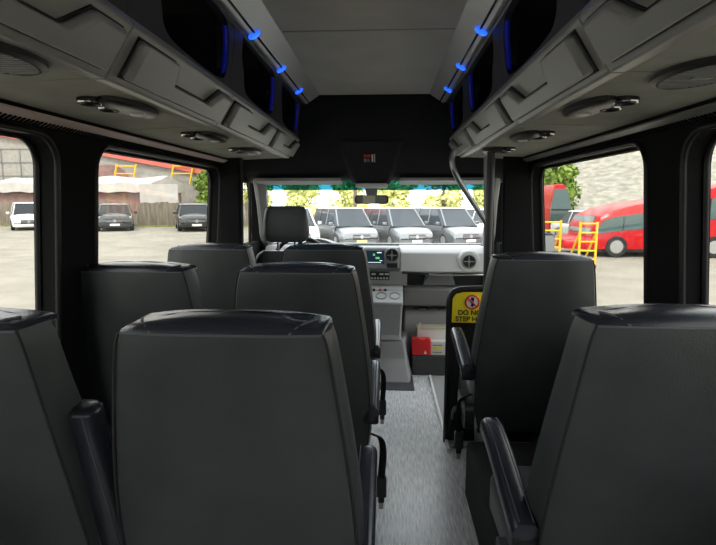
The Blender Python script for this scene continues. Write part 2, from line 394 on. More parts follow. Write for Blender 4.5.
for k, (a, b, z0, z1, mm) in enumerate([(-.045, -.03, 1.562, 1.578, 'signred'), (-.025, -.005, 1.562, 1.578, 'signred'), (-.045, -.03, 1.535, 1.553, 'gpl'), (-.025, -.010, 1.535, 1.553, 'gpl2'), (.003, .012, 1.536, 1.578, 'white'), (.018, .024, 1.533, 1.58, 'lpl')]):
    link('sticker_mark', MB().prism([(a, z0), (b, z0), (b, z1), (a, z1)], fs, .012, .0135), mm, st)
c = thing('rear_view_mirror', (-.025, 3.62, 1.30), 'small rear-view mirror with cream tag hanging at windscreen top', 'mirror')
link('stem', MB().loft([[(-.075, 3.56, 1.40), (.02, 3.56, 1.40), (.02, 3.60, 1.40), (-.075, 3.60, 1.40)], [(-.06, 3.60, 1.325), (.01, 3.60, 1.325), (.01, 3.625, 1.325), (-.06, 3.625, 1.325)]]), 'gpl2', c, bevel=.006)
link('mirror_housing', MB().prism(rrect(-.142, .092, 1.272, 1.332, .022), lambda u, v, d: (u, 3.60 + d, v), 0, .04), 'bpl', c, bevel=.005)
link('mirror_glass', MB().prism(rrect(-.13, .082, 1.280, 1.325, .016), lambda u, v, d: (u, 3.598 + d, v), 0, .004), 'gpl2', c)
link('cream_tag', MB().box(-.085, .0, 3.592, 3.599, 1.277, 1.329), 'paper', c)
for s, side in ((-1, 'left'), (1, 'right')):
    a, b = (-.80, -.22) if s < 0 else (.16, .76)
    c = thing('sun_visor', ((a + b) / 2, 3.50, 1.43), 'grey folded sun visor at %s top of windscreen' % side, 'sun visor', None)
    link('visor_flap', MB().prism(rrect(a, b, 0, 1, .06), lambda u, v, d: (u, 3.44 + .15 * v, 1.445 - .022 * v - .02 + d), 0, .018), 'gpl', c, bevel=.006)
    link('hinge_rod', MB().tube([(a + .02, 3.60, 1.425), (b - .02, 3.60, 1.425)], .008, 8), 'gpl2', c)

# ================================================================= DASHBOARD
c = thing('dashboard', (0, 4.0, .4), 'pale grey van dashboard spanning the cab under the windscreen', 'dashboard')
def strip(poly, x0, x1): return MB().prism(poly, lambda u, v, d: (d, u, v), x0, x1)
link('dash_top', strip([(4.28, .93), (4.05, .945), (3.96, .935), (3.92, .90), (3.90, .76), (3.93, .75), (4.28, .75)], .185, .86), 'lpl', c, bevel=.012, seg=3)
link('glovebox_lid', MB().prism(rrect(.25, .60, .79, .885, .02), lambda u, v, d: (u, 3.905 + (v - .76) * .14 - d, v), 0, .004), 'lpl', c, bevel=.002)
link('driver_dash', strip([(4.28, .93), (4.05, .95), (3.97, .94), (3.92, .90), (3.90, .72), (3.95, .55), (4.28, .55)], -.86, -.17), 'gpl2', c, bevel=.012)
link('center_bezel', strip([(4.2, .93), (3.93, .955), (3.885, .94), (3.87, .79), (3.90, .775), (4.2, .775)], -.165, .18), 'gpl', c, bevel=.012, seg=3)
sc = link('touch_screen', MB().box(-.115, .065, 3.862, 3.878, .822, .925), 'screen', c, bevel=.003)
for a, b, z0, z1, mm in [(-.02, -.005, .885, .90, 'sgreen'), (.0, .03, .86, .875, 'sgreen'), (.01, .045, .905, .912, 'swhite'), (-.06, .04, .832, .836, 'swhite'), (.03, .05, .845, .850, 'swhite')]:
    link('screen_mark', MB().box(a, b, 3.8595, 3.8625, z0, z1), mm, sc)
def vent(x, z, y):
    v = link('air_vent', MB().lathe([(.058, .02), (.058, -.004), (.050, -.010), (.046, .0), (.0, .0)], (x, y, z), 'y', 24), 'gpl', c)
    link('vent_core', MB().lathe([(.046, .004), (.044, -.006), (.03, -.004), (.0, -.004)], (x, y, z), 'y', 24), 'bpl', v)
    link('vent_hub', MB().lathe([(.012, .0), (.011, -.012), (.0, -.012)], (x, y, z), 'y', 12).box(x - .003, x + .003, y - .010, y - .004, z - .04, z + .04).box(x - .04, x + .04, y - .010, y - .004, z - .003, z + .003), 'alu', v)
vent(.122, .888, 3.868); vent(.70, .842, 3.893)
link('vent_pod', MB().lathe([(.085, .06), (.085, .012), (.074, .0), (.058, .0)], (.70, 3.893, .842), 'y', 26), 'lpl', c)
link('card_slot', MB().box(.085, .165, 3.862, 3.876, .792, .828), 'bpl', c, bevel=.003)
link('dash_band', strip([(4.2, .775), (3.93, .775), (3.905, .755), (3.905, .66), (3.95, .64), (4.2, .64)], -.165, .24), 'gpl', c, bevel=.006)
rd = link('radio', MB().box(-.045, .105, 3.893, 3.908, .695, .76), 'bpl', c, bevel=.002)
for k in range(6): link('radio_key', MB().box(-.035 + k * .023, -.020 + k * .023, 3.889, 3.894, .703, .715), 'lpl', rd)
for a, b in ((-.03, .0), (.03, .06), (.07, .10)): link('radio_mark', MB().box(a, b, 3.889, 3.894, .735, .748), 'lpl', rd)
link('chrome_bar', MB().tube([(.195, 3.885, .756), (.50, 3.875, .742), (.85, 3.885, .742)], .008, 8), 'chrome', c)
link('grab_bar', MB().tube([(.20, 3.86, .760), (.40, 3.86, .752)], .011, 8), 'bpl', c)
# open shelf below the bar, with lighter bracket plate
link('shelf_back', MB().box(.24, .86, 4.05, 4.08, .63, .75), 'bpl', c)
link('shelf_plate', MB().prism([(.37, .64), (.62, .64), (.59, .735), (.39, .735)], lambda u, v, d: (u, 4.0 + d, v), 0, .03), 'gpl2', c, bevel=.004)
for x in (.405, .575): link('shelf_bolt', MB().lathe([(.012, .0), (.01, -.01), (0, -.01)], (x, 3.998, .70), 'y', 12), 'steel', c)
link('lower_panel', strip([(4.2, .635), (3.93, .635), (3.91, .62), (3.955, .49), (4.0, .475), (4.2, .475)], .215, .86), 'gpl2', c, bevel=.008)
hs = MB()
for k in range(9): hs.tube(smooth([(.30 + k * .03, 4.02, .46), (.32 + k * .03, 3.99, .452 + .008 * (k % 3)), (.35 + k * .03, 4.03, .46)]), .006, 6)
link('wiring', hs, 'bpl', c)
link('side_bracket', strip([(4.2, .78), (3.91, .78), (3.91, .50), (4.2, .50)], .862, .90), 'gpl2', c)
# instrument cluster hood on driver side
link('cluster_hood', MB().loft([[(-.62 + .36 * i / 10, 3.86, .94 + .07 * math.sin(PI * i / 10)) for i in range(11)] + [(-.26, 3.86, .90), (-.62, 3.86, .90)],
                                [(-.62 + .36 * i / 10, 4.05, .94 + .06 * math.sin(PI * i / 10)) for i in range(11)] + [(-.26, 4.05, .90), (-.62, 4.05, .90)]]), 'gpl2', c)

# centre console with switches and cup holders
c = thing('center_console', (.05, 3.8, 0), 'grey centre console with switches and cup holders below the radio', 'console')
link('switch_panel', strip([(4.0, .655), (3.84, .655), (3.80, .635), (3.80, .60), (4.0, .60)], -.165, .205), 'gpl', c, bevel=.006)
for k, (x, mm) in enumerate([(-.01, 'bpl'), (.035, 'redbtn'), (.075, 'bpl')]): link('switch', MB().lathe([(.010, .005), (.010, -.006), (0, -.006)], (x, 3.80, .636), 'y', 12), mm, c)
cup = link('cup_tray', MB().box(-.06, .205, 3.66, 3.82, .575, .602), 'gpl', c, bevel=.01)
for x in (.045, .145):
    link('cup_holder', MB().lathe([(.036, .0), (.042, .006), (.042, .010), (.033, .010), (.030, -.0), (.0, -.0)], (x, 3.74, .597), 'z', 20), 'gpl2', cup)
    link('cup_well', MB().lathe([(.031, .0), (.031, .003), (0, .003)], (x, 3.74, .598), 'z', 20), 'bpl', cup)
for _o in [cup] + [x for x in bpy.data.objects if x.parent == cup]:
    for v in _o.data.vertices: v.co.z += (v.co.y + .06) * .45
link('console_body', MB().loft([rr for rr in [[(-.16, 3.68, .58), (.20, 3.68, .58), (.205, 4.0, .58), (-.165, 4.0, .58)], [(-.16, 3.74, .30), (.19, 3.74, .30), (.205, 4.0, .30), (-.165, 4.0, .30)], [(-.16, 3.72, .27), (.20, 3.72, .27), (.205, 4.0, .27), (-.165, 4.0, .27)]]]), 'gpl', c, bevel=.012)
link('pocket', MB().prism(rrect(.0, .17, .34, .52, .03), lambda u, v, d: (u, 3.70 + (.58 - v) * .21 - .004 + d, v), -.004, .01), 'gpl2', c, bevel=.003)
link('plinth', MB().loft([[(-.16, 3.74, .27), (.22, 3.74, .27), (.26, 4.05, .27), (-.165, 4.05, .27)], [(-.16, 3.70, .12), (.24, 3.70, .12), (.29, 4.05, .12), (-.165, 4.05, .12)], [(-.17, 3.55, .0), (.26, 3.55, .0), (.31, 4.05, .0), (-.17, 4.05, .0)]]), 'gpl', c, bevel=.02, seg=3)
# raised footwell tunnel on the passenger side
struct('trim_9', MB().loft([[(.21, 4.26, .45), (.88, 4.26, .45), (.88, 4.28, .40), (.21, 4.28, .40)], [(.23, 4.10, .47), (.88, 4.10, .47), (.88, 4.28, .40), (.21, 4.28, .40)], [(.22, 4.02, .42), (.88, 4.02, .42), (.88, 4.28, .2), (.21, 4.28, .2)], [(.21, 3.98, .0), (.88, 3.98, .0), (.88, 4.28, .0), (.21, 4.28, .0)]]), 'gpl', bevel=.02)
struct('trim_10', MB().box(-.98, .28, 3.42, 3.80, .001, .006), 'carpet')

# steering wheel
c = thing('steering_wheel', (-.52, 3.62, .86), 'dark steering wheel in front of the driver seat', 'steering wheel')
Rw = Matrix.Rotation(math.radians(-62), 3, 'X')
ring = [Vector((-.52, 3.64, .87)) + Rw @ Vector((.19 * math.cos(2 * PI * i / 36), .19 * math.sin(2 * PI * i / 36), 0)) for i in range(36)]
link('rim', MB().tube(ring, .016, 8, close=True), 'bpl', c)
sp = MB()
for a in (0, 180, 270): sp.tube([Vector((-.52, 3.66, .87)), Vector((-.52, 3.64, .87)) + Rw @ Vector((.185 * math.cos(math.radians(a)), .185 * math.sin(math.radians(a)), 0))], .016, 6)
link('spokes', sp, 'bpl', c)
link('hub', MB().lathe([(.06, .02), (.065, .0), (.05, -.03), (0, -.035)], (-.52, 3.66, .87), 'y', 20), 'bpl', c)
link('column', MB().tube([(-.52, 3.68, .87), (-.52, 3.92, .80)], .04, 10), 'bpl', c)

# ================================================================= DRIVER SEAT
c = thing('driver_seat', (-.55, 3.30, 0), 'dark driver seat with tall headrest facing the windscreen', 'seat')
def rsec(cx, cy, z, hw, th, r, n=5, tilt=0, bulge=0):   # rounded rectangle ring in plan; back face at y=cy, front at cy+th
    q = rrect(-hw, hw, 0, th, min(r, th * .48, hw * .48), n)
    return [(cx + u, cy + v, z + tilt * v) for u, v in q]
rings = [rsec(-.555, 3.20 + .02 * abs(t - .5), z, hw, th, .04) for t, z, hw, th in ((0, 1.035, .105, .07), (.1, 1.045, .132, .10), (.3, 1.09, .145, .12), (.6, 1.17, .142, .12), (.85, 1.235, .132, .105), (.97, 1.256, .118, .08), (1, 1.262, .09, .05))]
link('headrest', MB().loft(rings), 'leather', c, sharp=60)
for x in (-.61, -.50): link('headrest_post', MB().tube([(x, 3.255, .96), (x, 3.255, 1.05)], .008, 8), 'chrome', c)
rings = [rsec(-.555, 3.16 + (1 - z) * .16, z, hw, th, .05) for z, hw, th in ((.30, .22, .12), (.45, .235, .14), (.70, .235, .14), (.88, .215, .12), (.96, .18, .10), (.985, .14, .06))]
link('backrest', MB().loft(rings), 'leather', c, sharp=60)
rings = [rsec(-.555, 3.24 + k, z, .235 - k, .46 - 2 * k, .06) for k, z in ((.03, .30), (0, .33), (0, .41), (.03, .44))]
link('seat_cushion', MB().loft(rings), 'leather', c, sharp=60)
link('pedestal', MB().box(-.74, -.37, 3.28, 3.62, 0, .30), 'bpl', c, bevel=.01)

# ================================================================= PASSENGER SEATS
# local frame: top of the back face at y=0, +y forwards, aisle side given by `a` (+1 aisle to the right, -1 to the left)
LV = [  # z, half width, y of back face, thickness
    (.30, .190, .175, .10), (.36, .208, .150, .13), (.45, .222, .118, .14), (.56, .230, .085, .145), (.66, .229, .060, .145),
    (.78, .219, .036, .135), (.90, .204, .018, .125), (1.00, .190, .006, .115), (1.050, .182, .001, .112), (1.073, .174, .0, .11)]
def _dens(L, k):
    for _ in range(k):
        q = []
        for p0, p1 in zip(L, L[1:]):
            q += [tuple(.75 * x + .25 * y for x, y in zip(p0, p1)), tuple(.25 * x + .75 * y for x, y in zip(p0, p1))]
        L = [L[0]] + q + [L[-1]]
    return L
LV = _dens(LV, 2)
def make_seat(a, loc, label, group):
    root = thing('passenger_seat', (0, 0, 0), label, 'seat', group)
    rings = []
    for z, hw, y, th in LV:
        # back face slightly crowned, crisp seam corners at the back, soft at the front
        q = []
        for i in range(9):
            u = -1 + 2 * i / 8; q.append((u * hw, y - .010 * (1 - u ** 4) * 1.0, z))
        q += [(hw + .006, y + .012, z), (hw + .014, y + th * .4, z), (hw + .012, y + th * .75, z), (hw - .008, y + th * .97, z), (hw - .05, y + th, z)]
        q += [(0, y + th * .86, z)]
        q += [(-hw + .05, y + th, z), (-hw + .008, y + th * .97, z), (-hw - .012, y + th * .75, z), (-hw - .014, y + th * .4, z), (-hw - .006, y + .012, z)]
        rings.append(q)
    link('backrest', MB().loft(rings), 'leather', root, sharp=28)
    # glossy cap over the top of the back with its own crown
    cap = []
    def ring(z, k, ys, th, hw, arch=0):
        q = []
        for i in range(13):
            u = -1 + 2 * i / 12; q.append((u * hw, ys - .008 * (1 - u ** 4), z + arch * (1 - abs(u) ** 3)))
        for i in range(13):
            u = 1 - 2 * i / 12; q.append((u * (hw + .006), ys + th, z + arch * (1 - abs(u) ** 3)))
        return q
    cap = [ring(1.069, 0, .0, .1115, .178), ring(1.078, 0, .002, .110, .175, .002), ring(1.083, 0, .012, .095, .165, .008), ring(1.086, 0, .030, .062, .155, .010), ring(1.0865, 0, .05, .02, .13, .011)]
    cp = link('top_cap', MB().loft(cap), 'leather_gloss', root, sharp=50)
    # seams: piping down both back corners and along the top, diagonal stitched pleats on the cap
    for sg in (-1, 1):
        link('side_seam', MB().tube([(sg * (hw + .004), y - .001, z) for z, hw, y, th in LV[1:]], .0028, 6), 'thread', root)
        pl = [(sg * .120, -.006, 1.073), (sg * .132, .004, 1.083), (sg * .146, .020, 1.0885), (sg * .156, .045, 1.088)]
        link('pleat_seam', MB().tube(pl, .0022, 5), 'stitch', root)
    link('top_seam', MB().tube([(u * .176, -.0085 * (1 - u ** 4) - .0005, 1.071) for u in [(-1 + i / 6) for i in range(13)]], .0024, 6), 'stitch', root)
    # cushion
    def cs(k, z, fr=0): return [(u, .20 + v, z + fr * max(0, v - .3)) for u, v in rrect(-.225 + k, .225 - k, k, .47 - k, .06, 5)]
    link('seat_cushion', MB().loft([cs(.03, .30), cs(.0, .325), cs(0, .41, .03), cs(.012, .435, .05), cs(.04, .447, .06)]), 'leather', root, sharp=60)
    # frame and legs
    link('seat_frame', MB().box(-.20, .20, .20, .60, .272, .302), 'bpl', root, bevel=.006)
    for x in (-.14, .14):
        link('leg', MB().prism([(.24, .272), (.52, .272), (.46, .03), (.56, .03), (.56, .0), (.22, .0), (.22, .03), (.34, .03)], lambda u, v, d, x=x: (x + d, u, v), -.018, .018), 'bpl', root, bevel=.004)
    return root
def add_arm(root, x, up=False, dz=0):
    ORIG[root.name] = Vector((0, 0, 0))
    # padded armrest pivoting on the side of the back
    if up: path = [(x, .15, .52), (x - .005, .13, .62), (x - .015, .11, .74), (x - .034, .098, .86), (x - .040, .095, .90)]
    else: path = [(x, .08, .572 + dz * .5), (x, .14, .582 + dz * .6), (x, .23, .595 + dz * .8), (x, .33, .612 + dz), (x, .44, .628 + dz), (x, .475, .626 + dz)]
    P = smooth(path, 2); rings = []; n = len(P)
    for i, p in enumerate(P):
        d = (P[min(i + 1, n - 1)] - P[max(i - 1, 0)]).normalized(); sx = Vector((1, 0, 0)); upv = sx.cross(d).normalized()
        t = i / (n - 1); e = min(1, (t / .05) ** .5 if t < .05 else 1) * min(1, ((1 - t) / .08) ** .5 if t > .92 else 1); e = max(e, .35)
        hw = .030 * e * (1.25 if up else 1); hh = .034 * e * (1 - .2 * t if not up else 1)
        rings.append([p + sx * (hw * math.copysign(abs(math.cos(2 * PI * j / 16)) ** .7, math.cos(2 * PI * j / 16))) + upv * (hh * math.copysign(abs(math.sin(2 * PI * j / 16)) ** .7, math.sin(2 * PI * j / 16))) for j in range(16)])
    arm = link('armrest', MB().loft(rings), 'leather_gloss', root, sharp=60)
    for q in (-1, 1):
        st = [rr[3 if q > 0 else 5] for rr in rings[2:-2]]
        link('armrest_stitching', MB().tube([Vector(v) for v in st], .0016, 5), 'stitch', arm)
    link('armrest_pivot', MB().lathe([(.0, -.028), (.030, -.028), (.034, -.02), (.034, .02), (.03, .028), (0, .028)], (x, .115 if not up else .14, .565 + dz * .5 if not up else .46), 'x', 18), 'bpl', arm)
    return arm
def add_buckle(root, x, sg):
    xx = x + sg * .012
    link('belt_strap', MB().tube(smooth([(x - sg * .02, .15, .47), (xx, .19, .44), (xx + sg * .008, .215, .37), (xx, .22, .27)]), .016, 8, flat=.25), 'thread', root)
    b = link('belt_buckle', MB().box(xx - .020, xx + .020, .208, .232, .19, .27).box(xx - .012, xx + .012, .212, .228, .165, .19), 'bpl', root, bevel=.005)
    link('buckle_tongue', MB().box(xx - .009, xx + .009, .217, .222, .14, .166), 'alu', b)
def add_recline(root, x, sg):
    link('recline_box', MB().prism(rrect(.10, .32, .33, .44, .03), lambda u, v, d: (x + d, u, v), -.02, .02), 'bpl', root, bevel=.006)
    link('recline_lever', MB().tube(smooth([(x + sg * .02, .28, .36), (x + sg * .035, .33, .33), (x + sg * .035, .36, .27)]), .010, 8), 'bpl', root)
    link('lever_plate', MB().box(x + sg * .02 - .004, x + sg * .02 + .004, .14, .22, .39, .425), 'alu', root, bevel=.003)

seats = []
aisle = make_seat(1, None, '', 'aisle seats left of the aisle')
arm = add_arm(aisle, .236, dz=-.01); add_buckle(aisle, .262, 1)
window = make_seat(1, None, '', 'window seats on the left side')
add_arm(window, .262, up=True)
single = make_seat(-1, None, '', 'single seats on the right side')
add_arm(single, -.262, dz=.035); add_buckle(single, -.262, -1); add_recline(single, -.25, -1)
lab_a = ['black leather seat left of the aisle in the nearest row, largest seat back', 'black leather seat left of the aisle in the second row, middle of its column',
         'black leather seat left of the aisle in the front row, farthest of its column']
lab_w = ['black leather window seat in the nearest left row, cut by the photo left edge', 'black leather window seat in the second left row, before the side window pillar',
         'black leather window seat in the front left row, farthest on that side']
for i, y in enumerate((.85, 1.60, 2.35)):
    for proto, x, lab in ((aisle, -.212, lab_a[i]), (window, -.752, lab_w[i])):
        o = proto if i == 0 else copy_tree(proto)
        o.location = (x, y, 0); o['label'] = lab
for i, (x, y, lab) in enumerate(((.636, .945, 'black leather single seat nearest on the right, cut by the photo right edge'),
                                 (.682, 2.0, 'black leather single seat on the right behind the yellow step sign panel'))):
    o = single if i == 0 else copy_tree(single)
    o.location = (x, y, 0); o['label'] = lab
# carpeted wheel housing under the right seats
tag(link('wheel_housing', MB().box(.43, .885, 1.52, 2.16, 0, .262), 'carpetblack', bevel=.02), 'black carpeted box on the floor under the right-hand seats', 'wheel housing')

# ================================================================= STEP BARRIER, POLES
c = thing('step_barrier', (.60, 2.50, 0), 'black framed modesty panel beside the entry steps, under yellow sign', 'barrier')
fr = smooth([(.385, 2.50, .03), (.385, 2.50, .72), (.385, 2.50, .86), (.50, 2.50, .875), (.88, 2.50, .875)], 3)
link('frame_tube', MB().tube(fr, .014, 10), 'bpl', c, sharp=60)
link('panel', MB().prism([(.392, .032), (.895, .032), (.895, .868), (.50, .868), (.43, .858), (.398, .82)], lambda u, v, d: (u, 2.495 + d, v), 0, .010), 'bpl', c)
sg_ = thing('step_sign', (.505, 2.485, .78), 'yellow DO NOT STEP HERE sign with red prohibition symbol on black panel', 'sign')
link('plate', MB().prism([(.400, .695), (.615, .695), (.615, .855), (.455, .855), (.42, .845), (.402, .82)], lambda u, v, d: (u, 2.484 + d, v), 0, .008), 'yellow', sg_)
cx, cz = .503, .805
link('prohibition_ring', MB().tube([(cx + .034 * math.cos(2 * PI * i / 28), 2.482, cz + .034 * math.sin(2 * PI * i / 28)) for i in range(28)], .0045, 6, close=True), 'signred', sg_)
link('symbol_disc', MB().lathe([(.032, .0), (.032, -.002), (0, -.002)], (cx, 2.484, cz), 'y', 24), 'white', sg_)
link('foot_mark', MB().prism([(-.009, .024), (.009, .024), (.008, -.006), (-.006, -.006)], lambda u, v, d: (cx + u, 2.480 + d, cz + v), 0, .002).prism(rrect(-.007, .007, -.024, -.010, .006), lambda u, v, d: (cx + u, 2.480 + d, cz + v), 0, .002), 'black', sg_)
link('slash', MB().tube([(cx - .023, 2.478, cz + .023), (cx + .023, 2.478, cz - .023)], .0038, 6), 'signred', sg_)
def text(body, size, loc, m, parent, rot=(PI / 2, 0, 0)):
    cu = bpy.data.curves.new('lettering', 'FONT'); cu.body = body; cu.size = size; cu.align_x = 'CENTER'; cu.extrude = .0008; cu.offset = .0006
    t = bpy.data.objects.new('tmp', cu); COL.objects.link(t)
    bpy.context.view_layer.update()
    me = bpy.data.meshes.new_from_object(t.evaluated_get(bpy.context.evaluated_depsgraph_get())); bpy.data.objects.remove(t)
    o = bpy.data.objects.new('lettering', me); COL.objects.link(o); me.materials.append(M[m]); o.parent = parent
    o.location = Vector(loc) - Vector(parent.location); o.rotation_euler = rot; return o
text('DO NOT', .036, (.503, 2.482, .737), 'black', sg_); text('STEP HERE', .036, (.503, 2.482, .703), 'black', sg_)

c = thing('grab_pole', (.585, 2.52, 0), 'black vertical grab pole beside the entry steps', 'pole')
link('post', MB().tube([(.575, 2.56, .87), (.575, 2.56, 1.55)], .019, 12), 'bpl', c)
link('ceiling_flange', MB().lathe([(.045, .0), (.04, -.015), (.02, -.02)], (.575, 2.56, 1.545), 'z', 16), 'bpl', c)
c = thing('curved_handrail', (.5, 2.7, 1.5), 'grey curved grab handle descending from the right bins to the door pillar', 'handrail')
link('tube', MB().tube(smooth([(.43, 2.80, 1.56), (.415, 2.80, 1.50), (.44, 2.80, 1.43), (.52, 2.86, 1.32), (.60, 2.92, 1.22), (.665, 3.0, 1.14)], 3), .015, 10), 'steel', c, sharp=60)
struct('door_1', MB().tube([(.66, 3.05, 0), (.665, 3.05, .9), (.645, 3.05, 1.56)], .016, 8).tube([(.705, 3.12, 0), (.71, 3.12, .9), (.69, 3.12, 1.56)], .014, 8), 'gpl')
for _o in (bpy.data.objects['step_barrier'], bpy.data.objects['step_sign']): _o.location = Vector(_o.location) + Vector((.02, .17, -.028))
# front step edge & things on the carpeted box
struct('trim_11', MB().box(.40, .415, 2.55, 3.70, .001, .02), 'white')
struct('trim_12', MB().box(.415, .95, 2.60, 3.70, .001, .012), 'gpl')
tag(link('carpeted_box', MB().box(.28, .80, 3.74, 3.96, 0, .15), 'carpet', bevel=.006), 'low grey carpeted box at the front end of the aisle', 'box')
c = thing('first_aid_case', (.35, 3.78, .15), 'small red first aid case on the carpeted box at aisle end', 'case')
link('case_body', MB().box(.275, .415, 3.745, 3.83, .152, .275), 'red', c, bevel=.008)
link('white_mark', MB().prism([(-.012, 0), (.012, 0), (0, .03)], lambda u, v, d: (.375 + u, 3.742 + d, .165 + v), 0, .003), 'white', c)
link('latch', MB().box(.30, .33, 3.738, 3.746, .262, .285).box(.37, .40, 3.738, 3.746, .262, .285), 'red', c)
c = thing('carton', (.47, 3.79, .15), 'white carton with yellow print standing right of the red case', 'box')
link('carton_body', MB().box(.418, .56, 3.76, 3.83, .152, .255), 'white', c, bevel=.002)
link('yellow_print', MB().box(.435, .46, 3.757, 3.7605, .195, .215).box(.47, .495, 3.757, 3.7605, .195, .215), 'yellow', c)
link('dark_print', MB().box(.43, .50, 3.757, 3.7605, .225, .232).box(.43, .50, 3.757, 3.7605, .172, .178), 'gpl2', c)
c = thing('binder_stack', (.43, 3.87, .15), 'stack of white papers behind the red case', 'papers')
link('papers', MB().box(.32, .56, 3.84, 3.94, .152, .33), 'white', c, bevel=.003)
link('top_sheet', MB().box(.315, .565, 3.838, 3.945, .332, .345).box(.33, .35, 3.85, 3.86, .345, .375), 'paper', c)

# ================================================================= OUTSIDE
GZ = -.60
struct('ground', MB().box(-90, 90, -40, 130, GZ - .1, GZ), 'ground')
# wing mirror on passenger door
c = thing('wing_mirror', (1.12, 3.5, 1.0), 'black wing mirror outside the right front door', 'mirror')
link('mirror_shell', MB().loft([rsec(1.135, 3.50 + d, z, .072 - k, .07 - d, .03) for d, z, k in ((.01, .935, .02), (0, .95, .0), (0, 1.06, 0), (.01, 1.08, .02))]), 'bpl', c, sharp=60)
link('reflector', MB().prism(rrect(1.075, 1.195, .95, 1.065, .02), lambda u, v, d: (u, 3.494 + d, v), 0, .005), 'steel', c)
link('mirror_arm', MB().tube([(.99, 3.52, .90), (1.06, 3.53, .93), (1.11, 3.53, .97)], .016, 8), 'bpl', c)

def wheel(mbx, c, r, parent, axis='x', w=.2):
    wl = link('wheel', MB().lathe([(r * .6, -w / 2), (r * .93, -w / 2), (r, -w / 2 + .03), (r, w / 2 - .03), (r * .93, w / 2), (r * .6, w / 2)], c, axis, 22), 'rubber', parent, sharp=50)
    link('rim', MB().lathe([(r * .60, -w / 2 - .003), (r * .52, -w / 2 + .03), (.0, -w / 2 + .02), (.0, w / 2 - .02), (r * .52, w / 2 - .03), (r * .60, w / 2 + .003)], c, axis, 22), 'alu', wl)
def car(loc, rz, paint, label, kind='suv', group=None, plate=None):
    """body nose towards -y, built round the origin then turned"""
    c = thing('car', (0, 0, 0), label, 'car', group)
    L, Wd, H = {'suv': (4.8, .96, 1.75), 'sedan': (4.9, .93, 1.45), 'van': (5.1, .98, 1.85)}[kind]
    hb = {'suv': 1.02, 'sedan': .90, 'van': 1.05}[kind]
    hood = {'suv': .95, 'sedan': .82, 'van': .98}[kind]
    f = -L / 2
    st = [(f, .78, .35, .62), (f + .06, .88, .25, .72), (f + .35, .94, .22, hood - .10), (f + 1.0, .97, .22, hood), (f + (1.15 if kind != 'van' else .95), 1, .22, hb), (L / 2 - .5, 1, .22, hb), (L / 2 - .08, .96, .25, hb - .02), (L / 2, .88, .35, hb - .12)]
    rings = []
    for y, w, z0, z1 in st:
        w *= Wd
        rings.append([(-w * .93, y, z0), (-w, y, z0 + .15), (-w, y, z1 - .18), (-w * .93, y, z1 - .03), (-w * .6, y, z1), (0, y, z1 + .02), (w * .6, y, z1), (w * .93, y, z1 - .03), (w, y, z1 - .18), (w, y, z0 + .15), (w * .93, y, z0)])
    link('body', MB().loft(rings), paint, c, sharp=30)
    g0 = f + (1.05 if kind != 'van' else .85); g1 = L / 2 - (.15 if kind != 'sedan' else .65)
    t0 = g0 + (.75 if kind != 'van' else .8); t1 = g1 - (.25 if kind != 'sedan' else .6)
    def gh(y0, y1, z, w, k=.12): return [(-w + k, y0, z), (-w, y0 + k * 1.6, z), (-w, y1 - k, z), (-w + k, y1, z), (w - k, y1, z), (w, y1 - k, z), (w, y0 + k * 1.6, z), (w - k, y0, z)]
    link('windows', MB().loft([gh(g0, g1, hb - .06, Wd * .95), gh(t0, t1, H - .06, Wd * .77)]), 'carglass', c, sharp=30)
    link('roof', MB().loft([gh(t0 - .05, t1 + .04, H - .075, Wd * .785), gh(t0 + .02, t1, H - .03, Wd * .76), gh(t0 + .2, t1 - .15, H, Wd * .6)]), paint, c, sharp=50)
    pb = MB()
    for s in (-1, 1):
        pb.tube([(s * (Wd * .95 - .10), g0, hb - .05), (s * (Wd * .77 - .09), t0, H - .06)], .035, 6)
        for fr_ in (.38, .68):
            yy = g0 + (g1 - g0) * fr_; pb.tube([(s * Wd * .955, yy, hb - .04), (s * Wd * .775, yy * .9, H - .06)], .03, 6)
    link('window_pillars', pb, paint if paint != 'carblack' else 'bpl', c)
    for s in (-1, 1):
        for yy in (f + .85, L / 2 - .9): wheel(None, (s * (Wd - .10), yy, .34), .34, c)
        link('headlamp', MB().prism([(.0, 0), (.30, .05), (.32, .15), (.05, .13)], lambda u, v, d, s=s: (s * (Wd * .52 + u * .9), f + .03 + d + u * .45, .56 + v), 0, .08), 'lamp', c)
        link('side_mirror', MB().box(min(s * (Wd + .02), s * (Wd + .2)), max(s * (Wd + .02), s * (Wd + .2)), g0 + .25, g0 + .36, hb, hb + .14), paint, c, bevel=.03)
    gr = link('grille', MB().box(-.42, .42, f - .015, f + .06, .42, .66), 'bpl', c, bevel=.02)
    link('grille_bars', MB().box(-.40, .40, f - .03, f, .52, .54).box(-.40, .40, f - .03, f, .58, .60).lathe([(.08, -.03), (.08, 0), (0, 0)], (0, f, .56), 'y', 14), 'alu', gr)
    link('number_plate', MB().box(-.24, .24, f - .03, f - .005, .30, .41), plate or 'white', c)
    link('bumper', MB().loft([[(-.85, f + .12, z), (-.7, f + .0, z), (.7, f + .0, z), (.85, f + .12, z), (.85, f + .3, z), (-.85, f + .3, z)] for z in (.24, .40)]), 'bpl' if paint == 'carblack' else paint, c, bevel=.03)
    c.location = (*loc, GZ); c.rotation_euler = (0, 0, rz)
    return c
car((-23.4, 33.0), math.radians(36), 'carwhite', 'white SUV parked facing the bus, seen through the nearest left window', 'suv')
_s = car((-17.5, 33.0), math.radians(27), 'carblack', 'black saloon car parked alone before the board fence', 'sedan'); _s.scale = (1.15,) * 3
_s = car((-12.3, 33.0), math.radians(24), 'carblack', 'black saloon car at the front edge of the left window, under the green tree', 'sedan'); _s.scale = (1.15,) * 3
